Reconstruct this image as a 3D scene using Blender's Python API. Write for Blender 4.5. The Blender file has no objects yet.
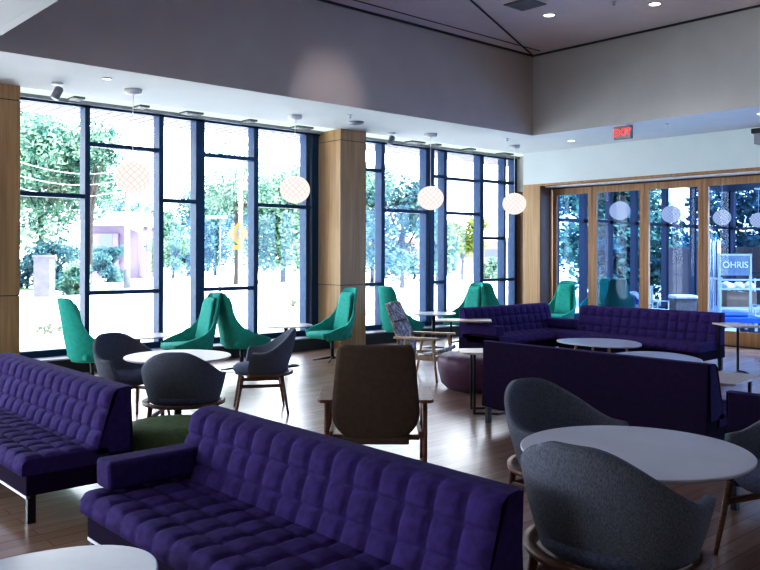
import bpy, bmesh, math, random
from mathutils import Vector, Matrix
random.seed(7)
C = bpy.context.scene.collection
PI = math.pi
# world axes: +x runs along the window wall, +y points out through the window wall; metres.
F = (0.668, 0.744); R = (0.744, -0.668)        # viewing direction and its right-hand normal on plan
def g(X, Y): return (X*R[0] + Y*F[0], X*R[1] + Y*F[1])   # metres right / ahead of the viewpoint -> world plan
def hd(X, Y):                                   # heading angle of a viewer-frame direction
    x, y = g(X, Y); return math.atan2(y, x)

# ------------------------------------------------------------------ materials
MATS = {}
def nodes(name):
    m = bpy.data.materials.new(name); m.use_nodes = True
    nt = m.node_tree; nt.nodes.clear()
    out = nt.nodes.new('ShaderNodeOutputMaterial')
    return m, nt, out
def N(nt, t, **kw):
    n = nt.nodes.new(t)
    for k, v in kw.items():
        if k.startswith('_'): setattr(n, k[1:], v)
        else: n.inputs[k.replace('__', ' ')].default_value = v
    return n
def L(nt, a, b): nt.links.new(a, b)
def rgb(c): return (c[0], c[1], c[2], 1)
def mat(name, col, rough=0.6, metal=0.0, var=0.08, scale=8.0, bump=0.0, bscale=60.0, spec=0.5, sheen=0.0, stretch=None, col2=None, dist=0.002):
    if name in MATS: return MATS[name]
    m, nt, out = nodes(name)
    b = N(nt, 'ShaderNodeBsdfPrincipled', Roughness=rough, Metallic=metal)
    b.inputs['Specular IOR Level'].default_value = spec
    if sheen: b.inputs['Sheen Weight'].default_value = sheen; b.inputs['Sheen Roughness'].default_value = .5; b.inputs['Sheen Tint'].default_value = rgb([min(1, c*2+.2) for c in col])
    tc = N(nt, 'ShaderNodeTexCoord'); mp = N(nt, 'ShaderNodeMapping')
    if stretch: mp.inputs['Scale'].default_value = stretch
    L(nt, tc.outputs['Object'], mp.inputs['Vector'])
    nz = N(nt, 'ShaderNodeTexNoise', Scale=scale, Detail=4.0); L(nt, mp.outputs[0], nz.inputs['Vector'])
    rp = N(nt, 'ShaderNodeValToRGB')
    lo = [max(0, c*(1-var)) for c in col]; hi = list(col2) if col2 else [min(1, c*(1+var)) for c in col]
    rp.color_ramp.elements[0].position = .35; rp.color_ramp.elements[1].position = .65
    rp.color_ramp.elements[0].color = rgb(lo); rp.color_ramp.elements[1].color = rgb(hi)
    L(nt, nz.outputs['Fac'], rp.inputs[0]); L(nt, rp.outputs[0], b.inputs['Base Color'])
    if bump:
        n2 = N(nt, 'ShaderNodeTexNoise', Scale=bscale, Detail=3.0); L(nt, mp.outputs[0], n2.inputs['Vector'])
        bp = N(nt, 'ShaderNodeBump', Strength=bump, Distance=dist); L(nt, n2.outputs['Fac'], bp.inputs['Height']); L(nt, bp.outputs[0], b.inputs['Normal'])
    L(nt, b.outputs[0], out.inputs[0]); MATS[name] = m; return m
def emit(name, col, s):
    m, nt, out = nodes(name); e = N(nt, 'ShaderNodeEmission', Color=rgb(col), Strength=s); L(nt, e.outputs[0], out.inputs[0]); return m

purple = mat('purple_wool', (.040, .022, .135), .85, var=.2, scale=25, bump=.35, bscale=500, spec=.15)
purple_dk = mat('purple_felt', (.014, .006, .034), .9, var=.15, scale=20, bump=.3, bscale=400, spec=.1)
plum = mat('plum_leather', (.075, .022, .065), .5, var=.15, scale=10, bump=.2, bscale=90)
lime = mat('olive_green_felt', (.10, .17, .06), .8, var=.15, scale=20, bump=.2, bscale=300)
teal = mat('teal_wool', (.008, .36, .29), .8, var=.1, scale=18, bump=.25, bscale=400, sheen=.15)
teal_dk = mat('deep_teal_wool', (.006, .12, .10), .85, var=.1, scale=18, bump=.2, bscale=400)
tweed = mat('grey_tweed', (.10, .118, .165), .95, var=.3, scale=260, bump=.6, bscale=420, col2=(.16, .18, .235), stretch=(1, 1, .3))
seatblue = mat('slate_seat_fabric', (.09, .11, .19), .9, var=.3, scale=80, bump=.3, bscale=400)
walnut = mat('walnut_wood', (.17, .065, .035), .4, var=.35, scale=14, stretch=(1, 1, 6))
oak = mat('oak_wood', (.42, .27, .15), .45, var=.15, scale=10, stretch=(4, 4, .5), col2=(.55, .36, .2))
ash = mat('ash_wood', (.52, .37, .24), .45, var=.2, scale=12, stretch=(1, 5, 1))
taupe = mat('taupe_felt', (.095, .06, .04), .85, var=.12, scale=20, bump=.2, bscale=300)
black = mat('black_metal', (.012, .013, .018), .35, metal=.4, var=.1)
blackm = mat('black_matt_base', (.012, .012, .016), .6, var=.1)
chrome = mat('brushed_steel', (.45, .48, .55), .3, metal=1)
mull = mat('blue_black_anodised_mullion', (.007, .045, .125), .5, var=.1, spec=.25)
tabletop = mat('pale_laminate_top', (.56, .57, .64), .4, var=.04, scale=3)
coffee = mat('white_gloss_top', (.52, .56, .68), .25, var=.03)
woodtop = mat('pale_wood_top', (.60, .52, .46), .4, var=.12, scale=10, stretch=(1, 6, 1))
grey_p = mat('grey_paint', (.56, .51, .465), .85, var=.03, scale=2)
grey_r = mat('light_grey_paint', (.47, .475, .47), .85, var=.03, scale=2)
ceilm = mat('ceiling_mauve_grey', (.64, .58, .61), .9, var=.03, scale=1.5)
soff = mat('soffit_white', (.60, .66, .69), .85, var=.02, scale=2)
wallw = mat('wall_pale_blue_white', (.62, .72, .76), .85, var=.02, scale=2)
seam = mat('dark_seam', (.03, .03, .035), .8)
headgrey = mat('head_grey_metal', (.22, .23, .27), .4, metal=.3)
whitemet = mat('white_metal', (.72, .74, .78), .4)
lampglow = emit('lamp_glow', (1, .96, .9), 6)
coveglow = emit('cove_glow', (.80, 1, .88), .85)

def wood_panel(name, c1, c2):
    m, nt, out = nodes(name); b = N(nt, 'ShaderNodeBsdfPrincipled', Roughness=.5)
    tc = N(nt, 'ShaderNodeTexCoord'); mp = N(nt, 'ShaderNodeMapping'); mp.inputs['Scale'].default_value = (9, 9, .35)
    L(nt, tc.outputs['Object'], mp.inputs[0])
    nz = N(nt, 'ShaderNodeTexNoise', Scale=2.2, Detail=6.0, Distortion=.6); L(nt, mp.outputs[0], nz.inputs['Vector'])
    rp = N(nt, 'ShaderNodeValToRGB'); rp.color_ramp.elements[0].position = .3; rp.color_ramp.elements[1].position = .7
    rp.color_ramp.elements[0].color = rgb(c1); rp.color_ramp.elements[1].color = rgb(c2)
    L(nt, nz.outputs['Fac'], rp.inputs[0]); L(nt, rp.outputs[0], b.inputs['Base Color']); L(nt, b.outputs[0], out.inputs[0]); return m
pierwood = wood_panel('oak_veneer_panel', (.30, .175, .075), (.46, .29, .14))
doorwood = wood_panel('oak_door_frame', (.26, .135, .055), (.40, .23, .11))
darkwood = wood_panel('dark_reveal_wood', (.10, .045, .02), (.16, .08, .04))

def floor_mat():
    m, nt, out = nodes('timber_plank_floor'); b = N(nt, 'ShaderNodeBsdfPrincipled', Roughness=.28)
    b.inputs['Specular IOR Level'].default_value = 1.0; b.inputs['Coat Weight'].default_value = 1.0; b.inputs['Coat Roughness'].default_value = .27; b.inputs['Coat IOR'].default_value = 1.8; b.inputs['Specular Tint'].default_value = (.72, .80, 1, 1)
    tc = N(nt, 'ShaderNodeTexCoord')
    br = N(nt, 'ShaderNodeTexBrick', Scale=1.0); br.offset = .37; br.offset_frequency = 2
    br.inputs['Brick Width'].default_value = 1.7; br.inputs['Row Height'].default_value = .125; br.inputs['Mortar Size'].default_value = .003
    br.inputs['Color1'].default_value = rgb((.34, .18, .11)); br.inputs['Color2'].default_value = rgb((.50, .33, .24)); br.inputs['Mortar'].default_value = rgb((.06, .03, .02)); br.inputs['Bias'].default_value = -.1
    L(nt, tc.outputs['Object'], br.inputs['Vector'])
    mp = N(nt, 'ShaderNodeMapping'); mp.inputs['Scale'].default_value = (.8, 14, 1); L(nt, tc.outputs['Object'], mp.inputs[0])
    nz = N(nt, 'ShaderNodeTexNoise', Scale=2.0, Detail=6.0); L(nt, mp.outputs[0], nz.inputs['Vector'])
    mx = N(nt, 'ShaderNodeMixRGB', _blend_type='MULTIPLY', Fac=.55); L(nt, br.outputs['Color'], mx.inputs[1])
    rp = N(nt, 'ShaderNodeValToRGB'); rp.color_ramp.elements[0].color = (.45, .4, .38, 1); rp.color_ramp.elements[1].color = (1.25, 1.2, 1.2, 1); rp.color_ramp.elements[0].position = .3; rp.color_ramp.elements[1].position = .7
    L(nt, nz.outputs['Fac'], rp.inputs[0]); L(nt, rp.outputs[0], mx.inputs[2]); L(nt, mx.outputs[0], b.inputs['Base Color'])
    n2 = N(nt, 'ShaderNodeTexNoise', Scale=1.2, Detail=2.0); L(nt, tc.outputs['Object'], n2.inputs['Vector'])
    mr = N(nt, 'ShaderNodeMapRange'); mr.inputs['To Min'].default_value = .22; mr.inputs['To Max'].default_value = .42; L(nt, n2.outputs['Fac'], mr.inputs['Value']); L(nt, mr.outputs[0], b.inputs['Roughness'])
    L(nt, b.outputs[0], out.inputs[0]); return m
floorm = floor_mat()

def glass_mat(name='window_glass', refl=.05, tint=(1, 1, 1)):
    m, nt, out = nodes(name)
    t = N(nt, 'ShaderNodeBsdfTransparent', Color=rgb(tint)); gl = N(nt, 'ShaderNodeBsdfGlossy', Roughness=.0)
    ge = N(nt, 'ShaderNodeNewGeometry'); dt = N(nt, 'ShaderNodeVectorMath', _operation='DOT_PRODUCT'); L(nt, ge.outputs['Incoming'], dt.inputs[0]); L(nt, ge.outputs['Normal'], dt.inputs[1])
    ab = N(nt, 'ShaderNodeMath', _operation='ABSOLUTE'); L(nt, dt.outputs['Value'], ab.inputs[0])
    om = N(nt, 'ShaderNodeMath', _operation='SUBTRACT'); om.inputs[0].default_value = 1; L(nt, ab.outputs[0], om.inputs[1])
    pw = N(nt, 'ShaderNodeMath', _operation='POWER'); pw.inputs[1].default_value = 5; L(nt, om.outputs[0], pw.inputs[0])
    mu = N(nt, 'ShaderNodeMath', _operation='MULTIPLY_ADD'); mu.inputs[1].default_value = .9; mu.inputs[2].default_value = refl; L(nt, pw.outputs[0], mu.inputs[0]); mu.use_clamp = True
    mx = N(nt, 'ShaderNodeMixShader'); L(nt, mu.outputs[0], mx.inputs[0]); L(nt, t.outputs[0], mx.inputs[1]); L(nt, gl.outputs[0], mx.inputs[2]); L(nt, mx.outputs[0], out.inputs[0])
    return m
glassm = glass_mat()
glassd = glass_mat('partition_glass', .015, (.46, .60, .80))

def globe_mat():
    m, nt, out = nodes('lattice_globe_glow')
    tc = N(nt, 'ShaderNodeTexCoord')
    sp = N(nt, 'ShaderNodeSeparateXYZ'); L(nt, tc.outputs['Object'], sp.inputs[0])
    az = N(nt, 'ShaderNodeMath', _operation='ARCTAN2'); L(nt, sp.outputs['Y'], az.inputs[0]); L(nt, sp.outputs['X'], az.inputs[1])
    cl = N(nt, 'ShaderNodeMath', _operation='DIVIDE'); cl.inputs[1].default_value = .216; L(nt, sp.outputs['Z'], cl.inputs[0])
    ac = N(nt, 'ShaderNodeMath', _operation='ARCSINE'); L(nt, cl.outputs[0], ac.inputs[0])
    def band(sg):
        a1 = N(nt, 'ShaderNodeMath', _operation='MULTIPLY_ADD'); a1.inputs[1].default_value = sg*14; L(nt, ac.outputs[0], a1.inputs[0])
        m1 = N(nt, 'ShaderNodeMath', _operation='MULTIPLY'); m1.inputs[1].default_value = 14; L(nt, az.outputs[0], m1.inputs[0]); L(nt, m1.outputs[0], a1.inputs[2])
        sn = N(nt, 'ShaderNodeMath', _operation='SINE'); L(nt, a1.outputs[0], sn.inputs[0])
        gt = N(nt, 'ShaderNodeMath', _operation='GREATER_THAN'); gt.inputs[1].default_value = .72; L(nt, sn.outputs[0], gt.inputs[0]); return gt
    a, b = band(1), band(-1)
    mx = N(nt, 'ShaderNodeMath', _operation='MAXIMUM'); L(nt, a.outputs[0], mx.inputs[0]); L(nt, b.outputs[0], mx.inputs[1])
    c = N(nt, 'ShaderNodeMixRGB'); c.inputs[1].default_value = (1, .965, .94, 1); c.inputs[2].default_value = (.84, .68, .62, 1); L(nt, mx.outputs[0], c.inputs[0])
    e = N(nt, 'ShaderNodeEmission', Strength=.82); L(nt, c.outputs[0], e.inputs[0]); L(nt, e.outputs[0], out.inputs[0]); return m
globem = globe_mat()
def globe_dim():
    m = globem.copy(); m.name = 'lattice_globe_mirrored'
    for n in m.node_tree.nodes:
        if n.type == 'EMISSION': n.inputs['Strength'].default_value = 1.35
        if n.type == 'MIX_RGB': n.inputs[1].default_value = (1, .8, .78, 1); n.inputs[2].default_value = (.55, .42, .45, 1)
    return m
globed = globe_dim()  # glowing variant for the pendants mirrored in the door glass

def leaf_mat(name, c1, c2):
    m, nt, out = nodes(name)
    tc = N(nt, 'ShaderNodeTexCoord'); nz = N(nt, 'ShaderNodeTexNoise', Scale=1.3, Detail=3.0); L(nt, tc.outputs['Object'], nz.inputs['Vector'])
    rp = N(nt, 'ShaderNodeValToRGB'); rp.color_ramp.elements[0].position = .38; rp.color_ramp.elements[1].position = .62
    rp.color_ramp.elements[0].color = rgb(c1); rp.color_ramp.elements[1].color = rgb(c2); L(nt, nz.outputs['Fac'], rp.inputs[0])
    d = N(nt, 'ShaderNodeBsdfDiffuse'); t = N(nt, 'ShaderNodeBsdfTranslucent'); mx = N(nt, 'ShaderNodeMixShader', Fac=.45)
    L(nt, rp.outputs[0], d.inputs[0]); L(nt, rp.outputs[0], t.inputs[0]); L(nt, d.outputs[0], mx.inputs[1]); L(nt, t.outputs[0], mx.inputs[2]); L(nt, mx.outputs[0], out.inputs[0]); return m
leafA = leaf_mat('leaves_mid_green', (.03, .10, .09), (.26, .42, .30))
leafB = leaf_mat('leaves_blue_green', (.018, .06, .085), (.13, .26, .28))
leafC = leaf_mat('leaves_yellow_green', (.08, .15, .03), (.28, .34, .08))
bark = mat('bark', (.03, .026, .024), .9)

# ------------------------------------------------------------------ mesh helpers
class MB:
    def __init__(s): s.bm = bmesh.new()
    def box(s, x0, x1, y0, y1, z0, z1, M=None):
        vs = [s.bm.verts.new((x, y, z)) for z in (z0, z1) for y in (y0, y1) for x in (x0, x1)]
        if M is not None:
            for v in vs: v.co = M @ v.co
        for f in ((0, 2, 3, 1), (4, 5, 7, 6), (0, 1, 5, 4), (2, 6, 7, 3), (0, 4, 6, 2), (1, 3, 7, 5)): s.bm.faces.new([vs[i] for i in f])
        return s
    def quad(s, *p):
        s.bm.faces.new([s.bm.verts.new(q) for q in p]); return s
    def tube(s, pts, r, n=10, caps=True):
        pts = [Vector(p) for p in pts]; rs = r if isinstance(r, (list, tuple)) else [r]*len(pts); rings = []
        for i, p in enumerate(pts):
            d = (pts[min(i+1, len(pts)-1)] - pts[max(i-1, 0)]).normalized()
            a = d.cross(Vector((0, 0, 1)) if abs(d.z) < .95 else Vector((1, 0, 0))).normalized(); b = d.cross(a).normalized()
            rings.append([s.bm.verts.new(p + (a*math.cos(2*PI*k/n) + b*math.sin(2*PI*k/n))*rs[i]) for k in range(n)])
        for i in range(len(rings)-1):
            for k in range(n): s.bm.faces.new([rings[i][k], rings[i][(k+1) % n], rings[i+1][(k+1) % n], rings[i+1][k]])
        if caps:
            s.bm.faces.new(rings[0][::-1]); s.bm.faces.new(rings[-1])
        return s
    def lathe(s, prof, n=32, c=(0, 0), sx=1, sy=1, close=True):
        rings = [[s.bm.verts.new((c[0]+r*sx*math.cos(2*PI*k/n), c[1]+r*sy*math.sin(2*PI*k/n), z)) for k in range(n)] for r, z in prof]
        for i in range(len(rings)-1):
            for k in range(n): s.bm.faces.new([rings[i][k], rings[i][(k+1) % n], rings[i+1][(k+1) % n], rings[i+1][k]])
        if close: s.bm.faces.new(rings[0][::-1]); s.bm.faces.new(rings[-1])
        return s
    def prism(s, poly, z0, z1):
        a = [s.bm.verts.new((x, y, z0)) for x, y in poly]; b = [s.bm.verts.new((x, y, z1)) for x, y in poly]; n = len(poly)
        s.bm.faces.new(a[::-1]); s.bm.faces.new(b)
        for i in range(n): s.bm.faces.new([a[i], a[(i+1) % n], b[(i+1) % n], b[i]])
        return s
    def extr(s, poly, x0, x1):            # (y,z) outline extruded along x
        a = [s.bm.verts.new((x0, y, z)) for y, z in poly]; b = [s.bm.verts.new((x1, y, z)) for y, z in poly]; n = len(poly)
        s.bm.faces.new(a); s.bm.faces.new(b[::-1])
        for i in range(n): s.bm.faces.new([a[i], b[i], b[(i+1) % n], a[(i+1) % n]])
        return s
    def grid(s, fn, nu, nv):
        vs = [[s.bm.verts.new(fn(i/nu, j/nv)) for j in range(nv+1)] for i in range(nu+1)]
        for i in range(nu):
            for j in range(nv): s.bm.faces.new([vs[i][j], vs[i+1][j], vs[i+1][j+1], vs[i][j+1]])
        return s
    def build(s, name, m, parent=None, smooth=False, bevel=0, solid=0, off=0, sub=0, seg=2, loc=None):
        if smooth or bevel or solid: bmesh.ops.recalc_face_normals(s.bm, faces=s.bm.faces)
        else: bmesh.ops.recalc_face_normals(s.bm, faces=s.bm.faces)
        me = bpy.data.meshes.new(name); s.bm.to_mesh(me); s.bm.free()
        if smooth:
            for p in me.polygons: p.use_smooth = True
        me.materials.append(m)
        o = bpy.data.objects.new(name, me); C.objects.link(o)
        if parent is not None: o.parent = parent
        if loc: o.location = loc
        if solid: k = o.modifiers.new('s', 'SOLIDIFY'); k.thickness = solid; k.offset = off
        if bevel: k = o.modifiers.new('b', 'BEVEL'); k.width = bevel; k.segments = seg; k.limit_method = 'ANGLE'
        if sub: k = o.modifiers.new('u', 'SUBSURF'); k.levels = sub; k.render_levels = sub
        return o
def tag(o, label=None, cat=None, group=None, kind=None):
    if label: o['label'] = label
    if cat: o['category'] = cat
    if group: o['group'] = group
    if kind: o['kind'] = kind
    return o
def thing(name, label, cat, loc=(0, 0, 0), rz=0, group=None):
    o = bpy.data.objects.new(name, None); C.objects.link(o); o.empty_display_size = .1
    o.location = loc; o.rotation_euler = (0, 0, rz); return tag(o, label, cat, group)
def copy_tree(o, parent=None):
    c = o.copy(); C.objects.link(c)
    if parent is not None: c.parent = parent
    for ch in list(o.children): copy_tree(ch, c)
    return c
def dup(root, label, loc, rz, group=None):
    c = copy_tree(root); c.location = loc; c.rotation_euler = (0, 0, rz); c['label'] = label
    if group: c['group'] = group
    return c
def struct(name, mb, m, **k):
    return tag(mb.build(name, m, **k), kind='structure')
def sm(a, b, x):
    t = max(0, min(1, (x-a)/(b-a))); return t*t*(3-2*t)

def text(body, size, m, parent, loc, label=None):
    cu = bpy.data.curves.new('lettering', 'FONT'); cu.body = body; cu.size = size; cu.align_x = 'CENTER'; cu.align_y = 'CENTER'; cu.extrude = .002; cu.offset = .0
    o = bpy.data.objects.new('lettering_source', cu); C.objects.link(o); bpy.context.view_layer.update()
    me = bpy.data.meshes.new_from_object(o.evaluated_get(bpy.context.evaluated_depsgraph_get())); bpy.data.objects.remove(o)
    me.materials.clear(); me.materials.append(m); o = bpy.data.objects.new('lettering', me); C.objects.link(o); o.parent = parent; o.location = loc; o.rotation_euler = (PI/2, 0, 0)
    if label: o['label'] = label
    return o

# ------------------------------------------------------------------ the room
LOWZ, HIGHZ, GV = 3.81, 5.27, 11.5
struct('floor', MB().box(-8, 14.4, -6, 11.62, -.12, 0), floorm)
struct('wall_back', MB().box(-8, 14.2, -6.2, -6, 0, HIGHZ+.2), grey_r)
# left wall behind the viewpoint: a long window opening that lights the sofas
struct('wall_left', MB().box(-8.2, -8, -6, 11.7, 0, .35).box(-8.2, -8, -6, 11.7, 3.7, HIGHZ).box(-8.2, -8, -6, 4.5, .3, 3.8).box(-8.2, -8, 11.0, 11.7, .3, 3.8), grey_r)
for i in range(4): struct('window_%d' % (10+i), MB().box(-8.12, -8.0, 5.8+1.3*i-.04, 5.8+1.3*i+.04, .35, 3.7), mull)
# high coffer ceiling with its seams
hc = MB().box(2.6, 12, -6, 9.2, HIGHZ, HIGHZ+.1)
struct('ceiling', hc, ceilm)
sg = MB(); a = Vector((11.98, 9.18, HIGHZ-.006)); b = Vector((5.5, 6.39, HIGHZ-.006)); sg.tube([a, b], .016, 6)
a2 = Vector((11.9, 3.2, HIGHZ-.004)); sg.tube([a2, Vector((8.2, 6.0, HIGHZ-.004))], .014, 6)
sg.box(2.6, 11.99, 9.16, 9.19, HIGHZ-.03, HIGHZ-.002).box(11.96, 11.99, -6, 9.19, HIGHZ-.03, HIGHZ-.002)
sg.box(2.6, 11.8, 8.88, 8.895, HIGHZ-.012, HIGHZ-.002)
struct('trim_1', sg, seam)
struct('wall_north', MB().box(2.5, 12.1, 9.2, 9.3, LOWZ, HIGHZ+.1), grey_p)
struct('wall_east', MB().box(12.0, 12.1, -6, 9.2, LOWZ, HIGHZ+.1), grey_r)
struct('wall_west', MB().box(2.5, 2.6, -6, 9.2, LOWZ+.001, HIGHZ+.1), grey_r)
low = MB().box(-8, 14.4, 9.3, 11.02, LOWZ, LOWZ+.1).box(-8, 2.5, -6, 9.3, LOWZ, LOWZ+.1).box(12.1, 14.15, -6, 9.3, LOWZ, LOWZ+.1)
low.box(2.5, 12.1, 9.203, 9.3, LOWZ-.002, LOWZ-.0005).box(12.003, 12.1, -6, 9.2, LOWZ-.002, LOWZ-.0005).box(2.5, 2.597, -6, 9.2, LOWZ-.002, LOWZ-.0005)
struct('ceiling_lower', low, soff)
# recessed light slot along the windows
struct('ceiling_slot', MB().box(-8, 14.5, 11.02, 11.5, LOWZ+.07, LOWZ+.12), soff)
tag(MB().box(-8, 14.4, 11.05, 11.41, LOWZ+.004, LOWZ+.02).build('cove_light', coveglow), 'long glowing cove light slot in the lower ceiling along the windows', 'cove light')
struct('trim_2', MB().box(-8, 14.5, 11.42, 11.62, 3.765, 3.815), headgrey)
roofm = mat('roof_underside', (.5, .5, .5), .9)
struct('roof', MB().box(-8.2, 14.6, -6.2, 11.75, HIGHZ+.22, HIGHZ+.4), roofm)
struct('wall_upper_front', MB().box(-8.2, 14.6, 11.62, 11.75, 3.77, HIGHZ+.3), grey_r)
# right-hand wall above the doors
struct('wall_right', MB().box(14.0, 14.2, -6, 10.98, 3.13, HIGHZ), wallw)
struct('trim_3', MB().box(14.0, 14.42, -6, 10.54, 3.085, 3.13), doorwood)
struct('trim_4', MB().box(14.16, 14.44, -6, 10.54, 3.055, 3.085), whitemet)
struct('trim_5', MB().box(14.36, 14.5, -6, 10.54, 3.03, 3.06), blackm)
struct('wall_over_doors', MB().box(14.44, 14.6, -6, 11.5, 3.03, HIGHZ+.2), grey_r)
# wood clad pier at the corner and dark reveals
struct('wall_corner', MB().box(14.0, 14.6, 10.54, 10.98, 0, 3.13), pierwood)
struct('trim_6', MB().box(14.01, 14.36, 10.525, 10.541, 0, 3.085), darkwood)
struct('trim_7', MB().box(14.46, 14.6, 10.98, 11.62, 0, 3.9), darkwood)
struct('trim_8', MB().box(14.40, 14.47, 11.25, 11.30, 0, 3.8).box(14.40, 14.47, 11.05, 11.08, 0, 3.8), oak)
# wood-clad columns
def column(x0, x1, y0, y1, label):
    t = thing('wood_column', label, 'column', ((x0+x1)/2, y0, 0)); dx = (x1-x0)/2; d = y1-y0
    k = MB()
    for z0, z1 in ((0, 1.092), (1.104, 3.612), (3.624, LOWZ)): k.box(-dx, dx, 0, d, z0, z1)
    k.build('wood_panel', pierwood, t)
    MB().box(-dx+.012, dx-.012, .012, d, 0.01, LOWZ-.01).build('core', seam, t)
    return t
column(2.97, 3.57, 10.95, 11.6, 'wood-clad column at the edge of the picture by the first window')
c2 = column(8.89, 9.475, 10.93, 11.6, 'tall oak-clad square column standing between the two runs of windows')
# low black sill bench under the windows
for i, (x0, x1) in enumerate(((3.57, 8.89), (9.475, 14.45))):
    struct('baseboard_%s' % ('north_one', 'north_two')[i], MB().box(x0, x1, 11.09, 11.62, 0, .195), blackm)
    struct('trim_%d' % (9+i), MB().box(x0, x1, 11.14, 11.48, .196, .206), headgrey)
# windows: frames and panes
def window_run(n, x0, x1, fronts, bars):
    k = MB()
    for a, b in fronts: k.box(a, b, GV, GV+.19, .2, 3.77)
    k.box(x0, x1, GV, GV+.16, .206, .295).box(x0, x1, GV, GV+.16, 3.735, 3.80)
    for a, b, z in bars: k.box(a, b, GV+.01, GV+.15, z-.03, z+.03)
    fr = struct('window_%d' % n, k, mull)
    MB().box(x0, x1, GV+.085, GV+.09, .3, 3.74).build('glass', glassm, fr)
window_run(1, 3.57, 8.89, [(3.58, 3.66), (4.644, 4.715), (5.79, 5.865), (6.421, 6.572), (7.50, 7.585), (8.58, 8.66), (8.71, 8.85)],
    [(3.6, 4.66, 2.46), (4.70, 5.8, 3.22), (4.70, 5.8, 1.07), (5.85, 6.44, 2.46), (6.56, 7.51, 3.22), (6.56, 7.51, 1.07), (7.57, 8.7, 2.46)])
window_run(5, -8, 2.97, [(-7.9, -7.8), (-5.6, -5.5), (-3.2, -3.1), (-.9, -.8), (1.3, 1.4), (2.8, 2.9)], [(-8, 2.9, 2.46), (-8, 2.9, 1.07)])
window_run(2, 9.475, 14.45, [(9.48, 9.56), (10.36, 10.45), (11.56, 11.63), (11.68, 11.80), (12.083, 12.175), (13.194, 13.314), (14.0, 14.06), (14.36, 14.45)],
    [(9.5, 10.38, 3.22), (9.5, 10.38, 1.07), (10.44, 11.58, 2.48), (11.79, 12.1, 3.22), (11.79, 12.1, 1.07), (12.16, 13.2, 3.20), (12.16, 13.2, 2.49), (13.3, 14.4, 3.22), (13.3, 14.0, 1.99), (13.3, 14.4, 1.08)])

# folding glass doors
edges = [10.50, 9.52, 8.35, 7.16, 5.97, 4.78, 3.59, 2.4, 1.2, 0, -1.2, -2.4, -3.6, -4.8]
struct('wall_right_end', MB().box(14.38, 14.5, -6, -4.8, 0, 3.03), doorwood)
for i in range(len(edges)-1):
    a, b = edges[i+1], edges[i]
    k = MB().box(14.40, 14.46, b-.095, b-.004, .02, 3.03).box(14.40, 14.46, a+.004, a+.095, .02, 3.03).box(14.405, 14.455, a+.09, b-.09, 2.90, 3.03).box(14.405, 14.455, a+.09, b-.09, .02, .27)
    d = struct('door_%d' % (i+1), k, doorwood)
    MB().box(14.427, 14.433, a+.09, b-.09, .27, 2.9).build('glass', glassd, d)
struct('trim_11', MB().box(14.34, 14.5, -6, 10.54, .0005, .02), blackm)

# ------------------------------------------------------------------ ceiling fittings
def downlight(loc, r, label, grp):
    t = thing('downlight', label, 'downlight', loc, 0, grp)
    MB().lathe([(r, 0), (r, -.012), (r*.8, -.014), (r*.8, -.004)], 24).build('trim_ring', whitemet, t, True)
    MB().lathe([(r*.78, -.004), (r*.78, -.008)], 24).build('lens', lampglow, t)
    return t
def hi(px, py, z): 
    Y = 813.7*(z-1.65)/(253.5-py); X = (px-380)/813.7*Y; return g(X, Y)
dl = [(10.13, 7.46, HIGHZ, .10, 'bright round downlight in the high ceiling near the corner vent'), (10.80, 6.10, HIGHZ, .10, 'bright round downlight in the high ceiling above the bulkhead beside the exit sign'),
      (13.06, 9.1, LOWZ, .085, 'round downlight in the lower ceiling in front of the glass doors'), (12.66, 5.36, LOWZ, .085, 'round downlight in the lower ceiling right of the exit sign'), (4.21, 9.75, LOWZ, .06, 'small round downlight in the lower ceiling near the first globe lamp')]
for x, y, z, r, lb in dl: downlight((x, y, z), r, lb, 'round ceiling downlights')
t = thing('ceiling_vent', 'square grey air vent in the high ceiling', 'vent', (9.44, 7.38, HIGHZ), 0)
MB().box(-.22, .22, -.22, .22, -.012, 0).build('frame', mat('vent_grey', (.16, .16, .18), .7), t)
for i in range(7): pass
k = MB()
for i in range(8): k.box(-.19, .19, -.19+.05*i, -.17+.05*i, -.02, -.012)
k.build('slat', headgrey, t)
def sprinkler(loc, label):
    t = thing('ceiling_sprinkler', label, 'sprinkler', loc, 0, 'ceiling sprinkler heads'); t['kind'] = 'thing'
    MB().lathe([(.045, 0), (.045, -.008), (.012, -.012), (.012, -.04), (.03, -.045), (.03, -.05)], 16).build('cap', chrome, t, True)
for x, y, z, lb in ((12.55, 6.85, LOWZ, 'small sprinkler head in the lower ceiling right behind the exit sign'), (11.95, 9.75, LOWZ, 'small sprinkler head near the corner where the bulkheads meet'), (8.13, 9.76, LOWZ, 'small sprinkler head in the lower ceiling by the oak column'), (10.3, 6.46, HIGHZ, 'small sprinkler head in the high ceiling between two downlights')):
    sprinkler((x, y, z), lb)
for x, w, lb in ((4.42, .16, 'small grey fixture in the cove above the leftmost window bay'), (5.38, .16, 'small grey fixture in the cove above the second window bay'), (6.2, .30, 'wider grey fixture in the cove above the narrow window bay'), (7.25, .16, 'small grey fixture in the cove left of the second globe'), (8.3, .34, 'wide grey fixture in the cove just left of the oak column'),
                 (11.0, .36, 'wide grey fixture in the cove beside the third globe cord'), (11.55, .16, 'small grey fixture in the cove right of the third globe cord'), (12.55, .2, 'small grey fixture in the cove between the third and fourth globes'), (13.7, .34, 'wide grey fixture in the cove near the corner above the fourth globe')):
    t = thing('cove_fixture', lb, 'light fixture', (x, 11.25, LOWZ+.004), 0, 'grey fixtures set in the window cove')
    MB().box(-w/2, w/2, -.12, .12, -.035, 0).build('housing', mat('dark_grey_fixture', (.10, .105, .11), .6), t, bevel=.008)
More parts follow.
